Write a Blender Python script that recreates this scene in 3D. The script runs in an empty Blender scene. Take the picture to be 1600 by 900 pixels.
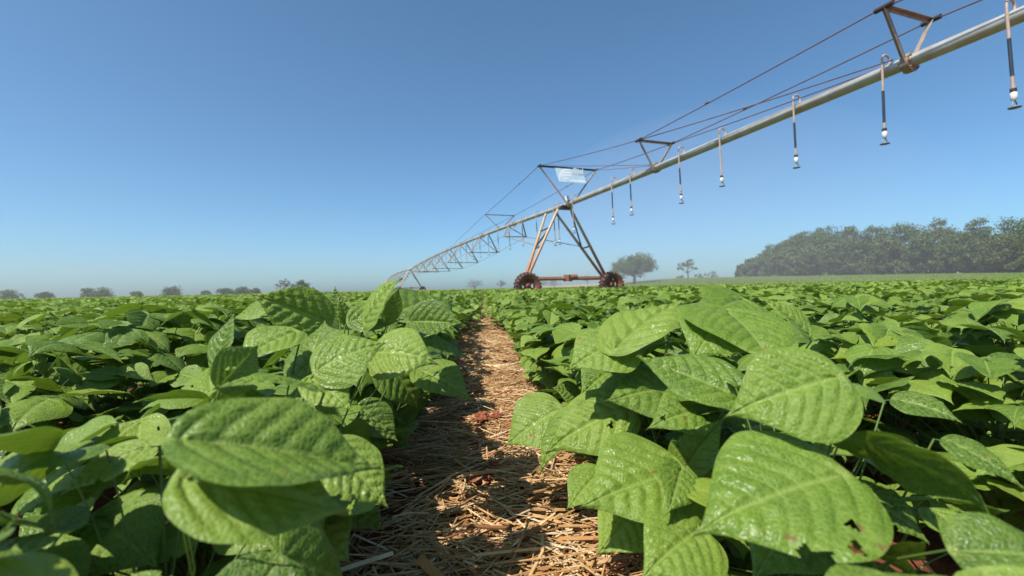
import bpy, math, random
import numpy as np
from mathutils import Vector, Matrix, noise as mnoise

R = math.radians
rng = random.Random(11)
SC = bpy.context.scene
COL = SC.collection

# ------------------------------------------------------------------ camera
EYE = 0.53
YAW = R(3.7)
ROLL = R(1.2)
FPX = 690.0                      # focal length in pixels of a 1600 px wide frame
CAM = Vector((0.02, 0.0, EYE))
FWD = Vector((math.sin(YAW), math.cos(YAW), 0))
RGT = Vector((math.cos(YAW), -math.sin(YAW), 0))
UPW = Vector((0, 0, 1))
CR = RGT * math.cos(ROLL) - UPW * math.sin(ROLL)
CU = UPW * math.cos(ROLL) + RGT * math.sin(ROLL)

cam_d = bpy.data.cameras.new('camera')
cam = bpy.data.objects.new('camera', cam_d)
COL.objects.link(cam)
cam.matrix_world = Matrix(((CR.x, CU.x, -FWD.x, CAM.x), (CR.y, CU.y, -FWD.y, CAM.y),
                           (CR.z, CU.z, -FWD.z, CAM.z), (0, 0, 0, 1)))
cam_d.sensor_width = 36
cam_d.lens = FPX / 1600 * 36
cam_d.clip_start = 0.02
cam_d.clip_end = 12000
cam_d.dof.use_dof = True
cam_d.dof.focus_distance = 1.15
cam_d.dof.aperture_fstop = 5.0
SC.camera = cam

# ------------------------------------------------------------------ sky, sun, exposure
SUN_EL = R(56)
SUN_SIDE = R(-45)                # from straight left, this much towards the far side
sd = (-RGT * math.cos(SUN_SIDE) + FWD * math.sin(SUN_SIDE)) * math.cos(SUN_EL) + UPW * math.sin(SUN_EL)
w = bpy.data.worlds.new('World')
SC.world = w
w.use_nodes = True
nt = w.node_tree
sky = nt.nodes.new('ShaderNodeTexSky')
sky.sky_type = 'NISHITA'
sky.sun_disc = False
sky.sun_elevation = SUN_EL
sky.sun_rotation = math.atan2(sd.x, sd.y)
sky.altitude = 600
sky.air_density = 0.8
sky.dust_density = 2.0
sky.ozone_density = 2.2
nt.nodes['Background'].inputs[1].default_value = 0.120
wb = nt.nodes.new('ShaderNodeMix')           # daylight white balance of the camera
wb.data_type = 'RGBA'
wb.blend_type = 'MULTIPLY'
wb.inputs[0].default_value = 1.0
wb.inputs[7].default_value = (0.63, 0.97, 1.07, 1)
nt.links.new(sky.outputs[0], wb.inputs[6])
nt.links.new(wb.outputs[2], nt.nodes['Background'].inputs[0])
sun_d = bpy.data.lights.new('sun', 'SUN')
sun_d.energy = 5.0
sun_d.angle = R(0.53)
sun_d.color = (1.0, 0.95, 0.87)
sun = bpy.data.objects.new('sun', sun_d)
COL.objects.link(sun)
sun.rotation_mode = 'QUATERNION'
sun.rotation_quaternion = sd.to_track_quat('Z', 'Y')
SC.view_settings.view_transform = 'Standard'
SC.view_settings.look = 'None'
SC.view_settings.gamma = 1
SC.view_settings.exposure = 0.45
SC.view_settings.use_curve_mapping = False
SC.render.engine = 'CYCLES'
SC.cycles.use_denoising = True
SC.cycles.max_bounces = 6
SC.cycles.diffuse_bounces = 3
SC.cycles.transmission_bounces = 3
SC.cycles.glossy_bounces = 2
SC.cycles.volume_bounces = 0
SC.cycles.transparent_max_bounces = 8
SC.cycles.caustics_reflective = False
SC.cycles.caustics_refractive = False


def px(x, y, d):
    return CAM + CR * ((x - 800) / FPX * d) + CU * ((450 - y) / FPX * d) + FWD * d


def proj(p):
    v = p - CAM
    d = v.dot(FWD)
    if d < 1e-4:
        return None
    return 800 + v.dot(CR) / d * FPX, 450 - v.dot(CU) / d * FPX, d


def loc(lat, dep, h):            # sideways, ahead of the camera, above the eye
    p = CAM + RGT * lat + FWD * dep
    return Vector((p.x, p.y, EYE + h))


def sstep(a, b, x):
    t = max(0.0, min(1.0, (x - a) / (b - a)))
    return t * t * (3 - 2 * t)


def ground_z(x, y):
    v = Vector((x, y, 0)) - Vector((CAM.x, CAM.y, 0))
    lat, dep = v.dot(RGT), v.dot(FWD)
    return 2.9 * sstep(26, 75, lat) * sstep(70, 200, dep) + 6.0 * sstep(500, 2500, dep) * 0.15


# ------------------------------------------------------------------ materials
def mat(name):
    m = bpy.data.materials.new(name)
    m.use_nodes = True
    n = m.node_tree
    return m, n, n.nodes['Principled BSDF'], n.nodes['Material Output']


def nd(n, t, **kw):
    o = n.nodes.new(t)
    for k, v in kw.items():
        setattr(o, k, v)
    return o


def noise_tex(n, scale, detail=4, rough=0.55, vec=None):
    t = nd(n, 'ShaderNodeTexNoise')
    t.inputs['Scale'].default_value = scale
    t.inputs['Detail'].default_value = detail
    t.inputs['Roughness'].default_value = rough
    if vec is not None:
        n.links.new(vec, t.inputs['Vector'])
    return t


def ramp(n, fac, stops):
    r = nd(n, 'ShaderNodeValToRGB')
    e = r.color_ramp.elements
    while len(e) > len(stops):
        e.remove(e[-1])
    while len(e) < len(stops):
        e.new(0.5)
    for k, (p, c) in enumerate(stops):
        e[k].position = p
        e[k].color = (c[0], c[1], c[2], 1) if not isinstance(c, (int, float)) else (c, c, c, 1)
    n.links.new(fac, r.inputs[0])
    return r


def mixc(n, fac, a, b, mode='MIX'):
    m = nd(n, 'ShaderNodeMix', data_type='RGBA', blend_type=mode)
    for s, v in ((0, fac), (6, a), (7, b)):
        if isinstance(v, (int, float)):
            m.inputs[s].default_value = v
        elif isinstance(v, tuple):
            m.inputs[s].default_value = (v[0], v[1], v[2], 1)
        else:
            n.links.new(v, m.inputs[s])
    return m.outputs[2]


def maprange(n, v, a, b, c, d):
    m = nd(n, 'ShaderNodeMapRange')
    m.inputs[1].default_value, m.inputs[2].default_value = a, b
    m.inputs[3].default_value, m.inputs[4].default_value = c, d
    n.links.new(v, m.inputs[0])
    return m.outputs[0]


def bump(n, h, bsdf, strength=0.3, dist=0.01):
    b = nd(n, 'ShaderNodeBump')
    b.inputs['Strength'].default_value = strength
    b.inputs['Distance'].default_value = dist
    n.links.new(h, b.inputs['Height'])
    n.links.new(b.outputs[0], bsdf.inputs['Normal'])
    return b


def leaf_material(name, dark, mid, light, vein, fine=True, rough=(0.34, 0.62), trans=0.2, tcol=(0.30, 0.48, 0.03), k=1.0, spec=0.30):
    """k scales the pattern: 1 for a mesh in metres, 0.1 for a unit leaf"""
    m, n, p, out = mat(name)
    tc = nd(n, 'ShaderNodeTexCoord')
    oi = nd(n, 'ShaderNodeObjectInfo')
    ton = nd(n, 'ShaderNodeAttribute', attribute_name='tone')
    add = nd(n, 'ShaderNodeMath', operation='ADD')
    n.links.new(oi.outputs['Random'], add.inputs[0])
    n.links.new(ton.outputs['Fac'], add.inputs[1])
    fr = nd(n, 'ShaderNodeMath', operation='FRACT')
    n.links.new(add.outputs[0], fr.inputs[0])
    base = ramp(n, fr.outputs[0], [(0.0, dark), (0.45, mid), (0.93, light), (1.0, (0.18, 0.25, 0.02))]).outputs[0]
    # patterns shift from leaf to leaf
    sh = nd(n, 'ShaderNodeVectorMath', operation='MULTIPLY_ADD')
    cmb = nd(n, 'ShaderNodeCombineXYZ')
    n.links.new(oi.outputs['Random'], cmb.inputs[0])
    n.links.new(fr.outputs[0], cmb.inputs[1])
    n.links.new(cmb.outputs[0], sh.inputs[0])
    sh.inputs[1].default_value = (7 / k, 5 / k, 0)
    n.links.new(tc.outputs['Object'], sh.inputs[2])
    vec = sh.outputs[0]
    nz = noise_tex(n, 30 * k, 3, 0.62, vec)
    base = mixc(n, maprange(n, nz.outputs[0], 0.40, 0.78, 0.0, 0.55), base, light)
    base = mixc(n, maprange(n, nz.outputs[0], 0.46, 0.24, 0.0, 0.45), base, dark)
    va = nd(n, 'ShaderNodeAttribute', attribute_name='vein')
    col = mixc(n, maprange(n, va.outputs['Fac'], 0.25, 1.0, 0, 0.62), base, vein)
    if fine:
        vo = nd(n, 'ShaderNodeTexVoronoi', feature='DISTANCE_TO_EDGE')
        vo.inputs['Scale'].default_value = 190 * k
        n.links.new(vec, vo.inputs['Vector'])
        e1 = maprange(n, vo.outputs['Distance'], 0, 0.30, 0, 1)
        bump(n, e1, p, 0.42, 0.0012)
        col = mixc(n, maprange(n, vo.outputs['Distance'], 0.0, 0.12, 0.42, 0.0), col, vein)
        # insect nibbles and dry specks, red dust
        sp = noise_tex(n, 60 * k, 2, 0.5, vec)
        col = mixc(n, maprange(n, sp.outputs[0], 0.725, 0.75, 0, 0.85), col, (0.17, 0.11, 0.035))
    n.links.new(col, p.inputs['Base Color'])
    rz = noise_tex(n, 16 * k, 1, 0.5, vec)
    n.links.new(maprange(n, rz.outputs[0], 0.38, 0.66, rough[0], rough[1]), p.inputs['Roughness'])
    p.inputs['Specular IOR Level'].default_value = spec
    tr = nd(n, 'ShaderNodeBsdfTranslucent')
    tm = mixc(n, 0.35, (tcol[0], tcol[1], tcol[2]), col)
    n.links.new(tm, tr.inputs['Color'])
    mx = nd(n, 'ShaderNodeMixShader')
    mx.inputs[0].default_value = trans
    n.links.new(p.outputs[0], mx.inputs[1])
    n.links.new(tr.outputs[0], mx.inputs[2])
    n.links.new(mx.outputs[0], out.inputs['Surface'])
    return m


M = {}
GREENS = ((0.044, 0.098, 0.009), (0.100, 0.178, 0.015), (0.180, 0.258, 0.036), (0.26, 0.33, 0.080))
M['leaf'] = leaf_material('bean_leaf', *GREENS)
M['leaf_unit'] = leaf_material('bean_leaf_small', *GREENS, k=0.1)
M['leaf_far'] = leaf_material('bean_leaf_far', (0.056, 0.114, 0.010), (0.118, 0.198, 0.018), (0.196, 0.275, 0.044), (0.26, 0.34, 0.080), fine=False, rough=(0.45, 0.65))


def simple(name, col, rough=0.6, metal=0.0, var=None, scale=8, spec=0.5, bmp=0.0, coord='Object'):
    m, n, p, out = mat(name)
    p.inputs['Roughness'].default_value = rough
    p.inputs['Metallic'].default_value = metal
    p.inputs['Specular IOR Level'].default_value = spec
    tc = nd(n, 'ShaderNodeTexCoord')
    nz = noise_tex(n, scale, 5, 0.6, tc.outputs[coord])
    c = mixc(n, maprange(n, nz.outputs[0], 0.35, 0.68, 0, 1), col, var if var else tuple(x * 0.8 for x in col))
    n.links.new(c, p.inputs['Base Color'])
    if bmp:
        bump(n, nz.outputs[0], p, bmp, 0.01)
    return m


M['stem'] = simple('bean_stem', (0.12, 0.19, 0.035), 0.5, 0, (0.085, 0.14, 0.03), 30)
M['galv'] = simple('galvanised_steel', (0.50, 0.49, 0.45), 0.42, 0.35, (0.36, 0.32, 0.27), 2.2)
M['strut'] = simple('weathered_angle_steel', (0.42, 0.34, 0.27), 0.55, 0.35, (0.25, 0.17, 0.12), 4.0)
M['cable'] = simple('rusty_cable', (0.17, 0.085, 0.075), 0.7, 0.3, (0.10, 0.06, 0.06), 3.0)
M['dark'] = simple('dark_steel', (0.035, 0.03, 0.03), 0.6, 0.3, (0.07, 0.045, 0.035), 6)
M['rubber_hose'] = simple('dark_blue_hose', (0.018, 0.03, 0.055), 0.45, 0, (0.03, 0.04, 0.06), 6)
M['pvc'] = simple('pinkish_pvc', (0.50, 0.38, 0.31), 0.5, 0, (0.36, 0.27, 0.22), 9)
M['white'] = simple('white_plastic', (0.78, 0.78, 0.75), 0.35, 0, (0.66, 0.66, 0.62), 9)
M['nozzle'] = simple('blue_grey_plastic', (0.13, 0.20, 0.24), 0.4, 0, (0.20, 0.26, 0.28), 9)
M['tyre'] = simple('muddy_tyre', (0.032, 0.026, 0.025), 0.6, 0, (0.20, 0.072, 0.045), 3.2, bmp=0.3)
M['rim'] = simple('rusty_red_rim', (0.26, 0.075, 0.040), 0.65, 0.1, (0.15, 0.055, 0.035), 5)
M['clod'] = simple('red_clod', (0.32, 0.105, 0.060), 0.95, 0, (0.20, 0.065, 0.038), 90, spec=0.1, bmp=0.9)
M['banner_blue'] = simple('pale_banner_sheet', (0.56, 0.70, 0.79), 0.6, 0, (0.52, 0.67, 0.77), 1.5)
def fabric(m):
    n = m.node_tree
    p = n.nodes['Principled BSDF']
    tr = nd(n, 'ShaderNodeBsdfTranslucent')
    src = p.inputs['Base Color'].links[0].from_socket
    n.links.new(src, tr.inputs['Color'])
    mx = nd(n, 'ShaderNodeMixShader')
    mx.inputs[0].default_value = 0.5
    n.links.new(p.outputs[0], mx.inputs[1])
    n.links.new(tr.outputs[0], mx.inputs[2])
    n.links.new(mx.outputs[0], n.nodes['Material Output'].inputs['Surface'])


fabric(M['banner_blue'])
M['banner_white'] = simple('banner_white_print', (0.90, 0.90, 0.89), 0.6, 0, (0.88, 0.88, 0.87), 2)
fabric(M['banner_white'])


def rust_leg():
    m, n, p, out = mat('rust_stained_leg')
    tc = nd(n, 'ShaderNodeTexCoord')
    sep = nd(n, 'ShaderNodeSeparateXYZ')
    n.links.new(tc.outputs['Object'], sep.inputs[0])
    nz = noise_tex(n, 5, 6, 0.65, tc.outputs['Object'])
    ad = nd(n, 'ShaderNodeMath', operation='MULTIPLY_ADD')
    n.links.new(nz.outputs[0], ad.inputs[0])
    ad.inputs[1].default_value = -2.6
    n.links.new(sep.outputs[2], ad.inputs[2])
    f = maprange(n, ad.outputs[0], -0.7, 2.9, 0, 1)
    c = ramp(n, f, [(0.0, (0.25, 0.085, 0.045)), (0.35, (0.37, 0.18, 0.09)), (0.7, (0.45, 0.30, 0.18)), (1.0, (0.43, 0.34, 0.25))])
    n.links.new(c.outputs[0], p.inputs['Base Color'])
    p.inputs['Roughness'].default_value = 0.55
    p.inputs['Metallic'].default_value = 0.25
    return m


M['leg'] = rust_leg()


def straw_mat():
    m, n, p, out = mat('dry_straw')
    at = nd(n, 'ShaderNodeAttribute', attribute_name='tone')
    c = ramp(n, at.outputs['Fac'], [(0.0, (0.18, 0.075, 0.03)), (0.22, (0.38, 0.18, 0.05)), (0.5, (0.54, 0.33, 0.14)),
                                    (0.8, (0.68, 0.48, 0.25)), (1.0, (0.80, 0.66, 0.44))])
    tc = nd(n, 'ShaderNodeTexCoord')
    nz = noise_tex(n, 60, 3, 0.6, tc.outputs['Object'])
    col = mixc(n, maprange(n, nz.outputs[0], 0.3, 0.75, 0, 0.5), c.outputs[0], (0.26, 0.13, 0.06))
    n.links.new(col, p.inputs['Base Color'])
    p.inputs['Roughness'].default_value = 0.6
    p.inputs['Specular IOR Level'].default_value = 0.3
    return m


M['straw'] = straw_mat()


def soil_mat():
    m, n, p, out = mat('red_field_soil')
    tc = nd(n, 'ShaderNodeTexCoord')
    g = nd(n, 'ShaderNodeNewGeometry')
    a = noise_tex(n, 22, 8, 0.7, g.outputs['Position'])
    c = ramp(n, a.outputs[0], [(0.30, (0.070, 0.022, 0.013)), (0.5, (0.19, 0.058, 0.032)), (0.66, (0.27, 0.092, 0.048)), (0.82, (0.34, 0.17, 0.09))])
    # beyond the crop: dry pale grassland
    d = nd(n, 'ShaderNodeVectorMath', operation='LENGTH')
    n.links.new(g.outputs['Position'], d.inputs[0])
    b = noise_tex(n, 0.03, 4, 0.6, g.outputs['Position'])
    dry = ramp(n, b.outputs[0], [(0.3, (0.36, 0.24, 0.15)), (0.6, (0.30, 0.24, 0.12)), (0.8, (0.20, 0.20, 0.08))])
    col = mixc(n, maprange(n, d.outputs['Value'], 212, 218, 0, 1), c.outputs[0], dry.outputs[0])
    n.links.new(col, p.inputs['Base Color'])
    p.inputs['Roughness'].default_value = 0.95
    p.inputs['Specular IOR Level'].default_value = 0.15
    bump(n, a.outputs[0], p, 0.8, 0.02)
    return m


M['soil'] = soil_mat()


# ------------------------------------------------------------------ mesh helpers
class Geo:
    """collects shapes for one mesh"""
    def __init__(self):
        self.v, self.f, self.smooth = [], [], []

    def add(self, v, f, smooth=False):
        o = len(self.v)
        self.v += [tuple(p) for p in v]
        self.f += [tuple(i + o for i in q) for q in f]
        self.smooth += [smooth] * len(f)

    def tube(self, pts, r, n=8, cap=True):
        pts = [Vector(p) for p in pts]
        rs = r if isinstance(r, (list, tuple)) else [r] * len(pts)
        vs, fs = [], []
        prev = None
        for i, p in enumerate(pts):
            t = (pts[min(i + 1, len(pts) - 1)] - pts[max(i - 1, 0)]).normalized()
            if prev is None:
                a = Vector((0, 0, 1)) if abs(t.z) < 0.9 else Vector((1, 0, 0))
                e1 = t.cross(a).normalized()
            else:
                e1 = (prev - t * prev.dot(t)).normalized()
            prev = e1
            e2 = t.cross(e1)
            for k in range(n):
                an = 2 * math.pi * k / n
                vs.append(p + (e1 * math.cos(an) + e2 * math.sin(an)) * rs[i])
        for i in range(len(pts) - 1):
            for k in range(n):
                fs.append((i * n + k, i * n + (k + 1) % n, (i + 1) * n + (k + 1) % n, (i + 1) * n + k))
        self.add(vs, fs, n > 4)
        if cap:
            self.add(vs[:n], [tuple(range(n - 1, -1, -1))])
            self.add(vs[-n:], [tuple(range(n))])
        return self

    def box(self, c, sx, sy, sz, mtx=None):
        c = Vector(c)
        vs = []
        for z in (-1, 1):
            for y in (-1, 1):
                for x in (-1, 1):
                    q = Vector((x * sx / 2, y * sy / 2, z * sz / 2))
                    if mtx is not None:
                        q = mtx @ q
                    vs.append(c + q)
        self.add(vs, [(0, 2, 3, 1), (4, 5, 7, 6), (0, 1, 5, 4), (2, 6, 7, 3), (0, 4, 6, 2), (1, 3, 7, 5)])
        return self

    def angle_bar(self, a, b, s=0.06, t=0.008, up=(0, 0, 1)):
        """an L-section bar"""
        a, b = Vector(a), Vector(b)
        d = (b - a).normalized()
        u = Vector(up)
        if abs(d.dot(u)) > 0.95:
            u = Vector((1, 0, 0))
        e1 = d.cross(u).normalized()
        e2 = d.cross(e1)
        prof = [(0, 0), (s, 0), (s, t), (t, t), (t, s), (0, s)]
        vs = [p + e1 * (x - s / 3) + e2 * (y - s / 3) for p in (a, b) for x, y in prof]
        fs = [(k, (k + 1) % 6, 6 + (k + 1) % 6, 6 + k) for k in range(6)] + [(5, 4, 3, 2, 1, 0), (6, 7, 8, 9, 10, 11)]
        self.add(vs, fs)
        return self

    def lathe(self, prof, axis_m, n=32):
        """prof: (radius, along) closed loop; axis_m turns local Z"""
        vs, fs = [], []
        k = len(prof)
        for i in range(n):
            a = 2 * math.pi * i / n
            for r, z in prof:
                vs.append(axis_m @ Vector((r * math.cos(a), r * math.sin(a), z)))
        for i in range(n):
            for j in range(k):
                fs.append((i * k + j, i * k + (j + 1) % k, ((i + 1) % n) * k + (j + 1) % k, ((i + 1) % n) * k + j))
        self.add(vs, fs, True)
        return self

    def mesh(self, name, m):
        me = bpy.data.meshes.new(name)
        me.from_pydata(self.v, [], self.f)
        me.polygons.foreach_set('use_smooth', self.smooth)
        me.materials.append(M[m] if isinstance(m, str) else m)
        me.update()
        return me

    def obj(self, name, m, parent=None, kind=None):
        return link(name, self.mesh(name, m), parent, kind)


def link(name, data, parent=None, kind=None):
    o = bpy.data.objects.new(name, data)
    COL.objects.link(o)
    if parent is not None:
        o.parent = parent
    if kind:
        o['kind'] = kind
    return o


def thing(name, label, cat, p=(0, 0, 0), group=None, rotz=0.0):
    o = bpy.data.objects.new(name, None)
    COL.objects.link(o)
    o.empty_display_size = 0.1
    o.location = p
    o.rotation_euler = (0, 0, rotz)
    return tag(o, label, cat, group)


def tag(o, label, cat, group=None):
    o['label'] = label
    o['category'] = cat
    if group:
        o['group'] = group
    return o


def copy_tree(o, parent=None):
    c = o.copy()
    COL.objects.link(c)
    c.parent = parent
    for ch in list(o.children):
        copy_tree(ch, c)
    return c


def np_mesh(name, v, f, m, smooth=True, attrs=None):
    me = bpy.data.meshes.new(name)
    v = np.asarray(v, dtype=np.float32)
    f = np.asarray(f, dtype=np.int32)
    me.vertices.add(len(v))
    me.vertices.foreach_set('co', v.ravel())
    k = f.shape[1]
    me.loops.add(f.size)
    me.loops.foreach_set('vertex_index', f.ravel())
    me.polygons.add(len(f))
    me.polygons.foreach_set('loop_start', np.arange(0, f.size, k, dtype=np.int32))
    me.polygons.foreach_set('use_smooth', np.full(len(f), smooth))
    for an, av in (attrs or {}).items():
        a = me.attributes.new(an, 'FLOAT', 'POINT')
        a.data.foreach_set('value', np.asarray(av, dtype=np.float32))
    me.materials.append(M[m] if isinstance(m, str) else m)
    me.update(calc_edges=True)
    return me


# ------------------------------------------------------------------ ground
def ground():
    us = [0, 2, 5, 10, 20, 35, 55, 80, 110, 140, 170, 200, 240, 300, 400, 600, 1000, 2000, 4000, 8000]
    ls = sorted(set([-a for a in us] + us + [15, 25, 30, 40, 45, 50, 60, 65, 70, 75, 90, 95, 125, 155]))
    ds = sorted(set([-8000, -2000, -400, -100, -30, -10, -4] + us + [60, 70, 90, 100, 120, 130, 150, 160, 180, 190, 210, 500, 1500, 2500]))
    vs = []
    for d in ds:
        for l in ls:
            p = CAM + RGT * l + FWD * d
            vs.append((p.x, p.y, ground_z(p.x, p.y)))
    nl = len(ls)
    fs = [(j * nl + i, j * nl + i + 1, (j + 1) * nl + i + 1, (j + 1) * nl + i) for j in range(len(ds) - 1) for i in range(nl - 1)]
    o = link('ground', np_mesh('ground', vs, fs, 'soil', True))
    o['kind'] = 'structure'


ground()


# ------------------------------------------------------------------ straw between the rows
def lump(x, y):
    return 0.018 + 0.028 * max(0, mnoise.noise(Vector((x * 5, y * 4, 3.1))) + 0.25) + 0.012 * mnoise.noise(Vector((x * 15, y * 15, 1.7)))


def straw(name, y0, y1, n, wmin, wmax, lmin, lmax, half=0.36, lift=0.0, tmean=0.55):
    r = random.Random(hash((y0, n)) & 0xffff)
    V, F, T = [], [], []
    for _ in range(n):
        y = r.uniform(y0, y1)
        x = max(-0.75, min(0.75, r.gauss(0.0, half * 0.62)))
        if r.random() < 0.85 and mnoise.noise(Vector((x * 7 + 3, y * 5.5, 8.3))) > 0.24:
            continue              # bare red soil shows here
        ln = lmin + (lmax - lmin) * r.random() ** 2.2
        wd = r.uniform(wmin, wmax) * (1.7 if r.random() < 0.08 else 1)
        yaw = r.gauss(0, 0.55) if r.random() < 0.6 else r.uniform(-1.57, 1.57)
        pit = r.gauss(0, 0.13)
        z = lump(x, y) + r.random() ** 2 * 0.022 - 0.004 + lift
        d = Vector((math.cos(yaw) * math.cos(pit), math.sin(yaw) * math.cos(pit), math.sin(pit)))
        s = Vector((-math.sin(yaw), math.cos(yaw), 0))
        u = d.cross(s)
        roll = r.uniform(-0.8, 0.8)
        s, u = s * math.cos(roll) + u * math.sin(roll), u * math.cos(roll) - s * math.sin(roll)
        bend = r.gauss(0, 0.06) * ln
        c = Vector((x, y, max(z, 0.008 + abs(d.z) * ln * 0.25)))
        tone = min(1, max(0, r.gauss(tmean, 0.26)))
        o = len(V)
        th = wd * r.uniform(0.25, 0.6)
        for k in (-1, 0, 1):
            p = c + d * (k * ln / 2) + s * (bend if k == 0 else 0)
            if p.z < 0.006:
                p.z = 0.006 + r.random() * 0.004
            for a, b in ((-wd / 2, -th / 2), (wd / 2, -th / 2), (wd / 2, th / 2), (-wd / 2, th / 2)):
                q = p + s * a + u * b
                V.append((q.x, q.y, q.z))
                T.append(tone)
        for k in (0, 4):
            for e in range(4):
                F.append((o + k + e, o + k + (e + 1) % 4, o + k + 4 + (e + 1) % 4, o + k + 4 + e))
    ob = link(name, np_mesh(name, V, F, 'straw', False, {'tone': T}))
    ob['kind'] = 'stuff'
    return ob


st = straw('straw_mulch', 0.35, 2.7, 9000, 0.0016, 0.0042, 0.04, 0.24)
tag(st, 'thick layer of broken tan straw on the path between the bean rows', 'straw')
st = straw('straw_mulch', 0.7, 3.2, 130, 0.005, 0.009, 0.10, 0.40, 0.34, 0.014, 0.42)
tag(st, 'broad orange brown dry blades lying on top of the near straw', 'straw')
st = straw('straw_mulch', 2.7, 6.5, 8500, 0.0025, 0.006, 0.06, 0.28)
tag(st, 'tan straw on the path further down between the rows', 'straw')
st = straw('straw_mulch', 6.5, 20, 9000, 0.006, 0.014, 0.08, 0.34)
tag(st, 'distant strip of straw where the path narrows between the rows', 'straw')


# ------------------------------------------------------------------ bean leaves
VEINS = [-0.20, -0.03, 0.12, 0.27, 0.42, 0.565, 0.70, 0.82, 0.92, 1.0]


def prof(u):
    u = min(max(u, 0.0), 1.0)
    s = math.sin(math.pi * u ** 0.62)
    return max(0.0, s) ** (0.70 + 0.85 * u)


def leaf_geo(nu, nv, L, wr, fold=0.1, arch=0.06, dome=0.0, pucker=0.02, asym=0.0, seed=0, wave=0.012, tipcurl=0.0, twist=0.0):
    r = random.Random(seed)
    ph = r.uniform(0, 6)
    W = L * wr / 2
    V, T = [], []
    n = 2 * nv + 1
    for i in range(nu + 1):
        u = (i / nu) ** 1.15
        w = W * prof(u)
        for j in range(n):
            v = (j - nv) / nv
            sg = 1 if v > 0 else -1
            av = abs(v)
            x = v * w * (1 + asym * sg * (1 - u))
            y = u * L - 0.085 * L * (av ** 1.6) * math.exp(-(u / 0.17) ** 2)
            a = abs(x) / L
            q = y / L - 0.42 * a - 1.25 * a * a
            k = 0
            while k < len(VEINS) - 2 and q > VEINS[k + 1]:
                k += 1
            va, vb = VEINS[k], VEINS[k + 1]
            fr = min(1.0, max(0.0, (q - va) / (vb - va)))
            hump = math.sin(math.pi * fr) ** 0.55
            mid = sstep(0.0, 0.16, av)
            edge = 1 - av ** 5
            sz = 0.55 + 0.9 * (vb - va) / 0.125 * 0.5
            cell = 0.9 + 0.5 * mnoise.noise(Vector((a * 26 + ph, k * 3.7 + fr * 1.6 + ph, sg * 2.0 + seed))) * mid
            z = pucker * L * hump * mid * edge * sz * cell
            # longitudinal form
            z += arch * L * 4 * u * (1 - u)
            z += fold * abs(x) - dome * x * x / W
            z += wave * L * math.sin(ph + 7.5 * u + (1.3 if sg > 0 else 0)) * av ** 2.5 * prof(u)
            z += 0.25 * wave * L * math.sin(2.1 * ph + 23 * u + sg) * av ** 4 * prof(u)
            z -= tipcurl * L * max(0, u - 0.7) ** 2 * 4
            z += twist * x * (u - 0.4)
            dm = a * L / (0.0017 + 0.010 * L * (1 - u))
            dv = min(abs(q - va), abs(vb - q)) * L / (0.0009 + 0.006 * L * (1 - av * 0.7))
            vein = max(math.exp(-dm * dm), 0.85 * math.exp(-dv * dv))
            V.append((x, y, z))
            T.append(vein)
    F = [(i * n + j, i * n + j + 1, (i + 1) * n + j + 1, (i + 1) * n + j) for i in range(nu) for j in range(n - 1)]
    return V, F, T


def leaf_mesh(name, nu, nv, *a, m='leaf', holes=0, **k):
    V, F, T = leaf_geo(nu, nv, *a, **k)
    r = random.Random(900 + k.get('seed', 0))
    L = a[0]
    for _ in range(holes):
        if r.random() < 0.4:      # nibbled edge
            q = V[(r.randrange(nu // 4, nu * 3 // 4)) * (2 * nv + 1) + r.choice((0, 2 * nv))]
            rad = L * r.uniform(0.03, 0.06)
        else:
            q = V[r.randrange(nu // 5, nu * 4 // 5) * (2 * nv + 1) + r.randrange(2, 2 * nv - 1)]
            rad = L * r.uniform(0.012, 0.032)
        keep = []
        for f in F:
            cx = sum(V[i][0] for i in f) / 4 - q[0]
            cy = sum(V[i][1] for i in f) / 4 - q[1]
            if math.hypot(cx, cy * 0.8) > rad * (1 + 0.35 * math.sin(3 * math.atan2(cy, cx) + rad * 900)):
                keep.append(f)
        F = keep
    return np_mesh(name, V, F, m, True, {'vein': T})


def frame(y, z_hint):
    y = y.normalized()
    z = z_hint - y * z_hint.dot(y)
    z.normalize()
    x = y.cross(z)
    return x, y, z


def petiole_geo(g, a, b, r0=0.0022, sag=0.02, seg=4):
    a, b = Vector(a), Vector(b)
    pts = []
    for i in range(seg + 1):
        t = i / seg
        p = a.lerp(b, t)
        p.z += sag * 4 * t * (1 - t)
        pts.append(p)
    g.tube(pts, [r0 * (1.25 - 0.5 * i / seg) for i in range(seg + 1)], 5, False)


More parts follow.
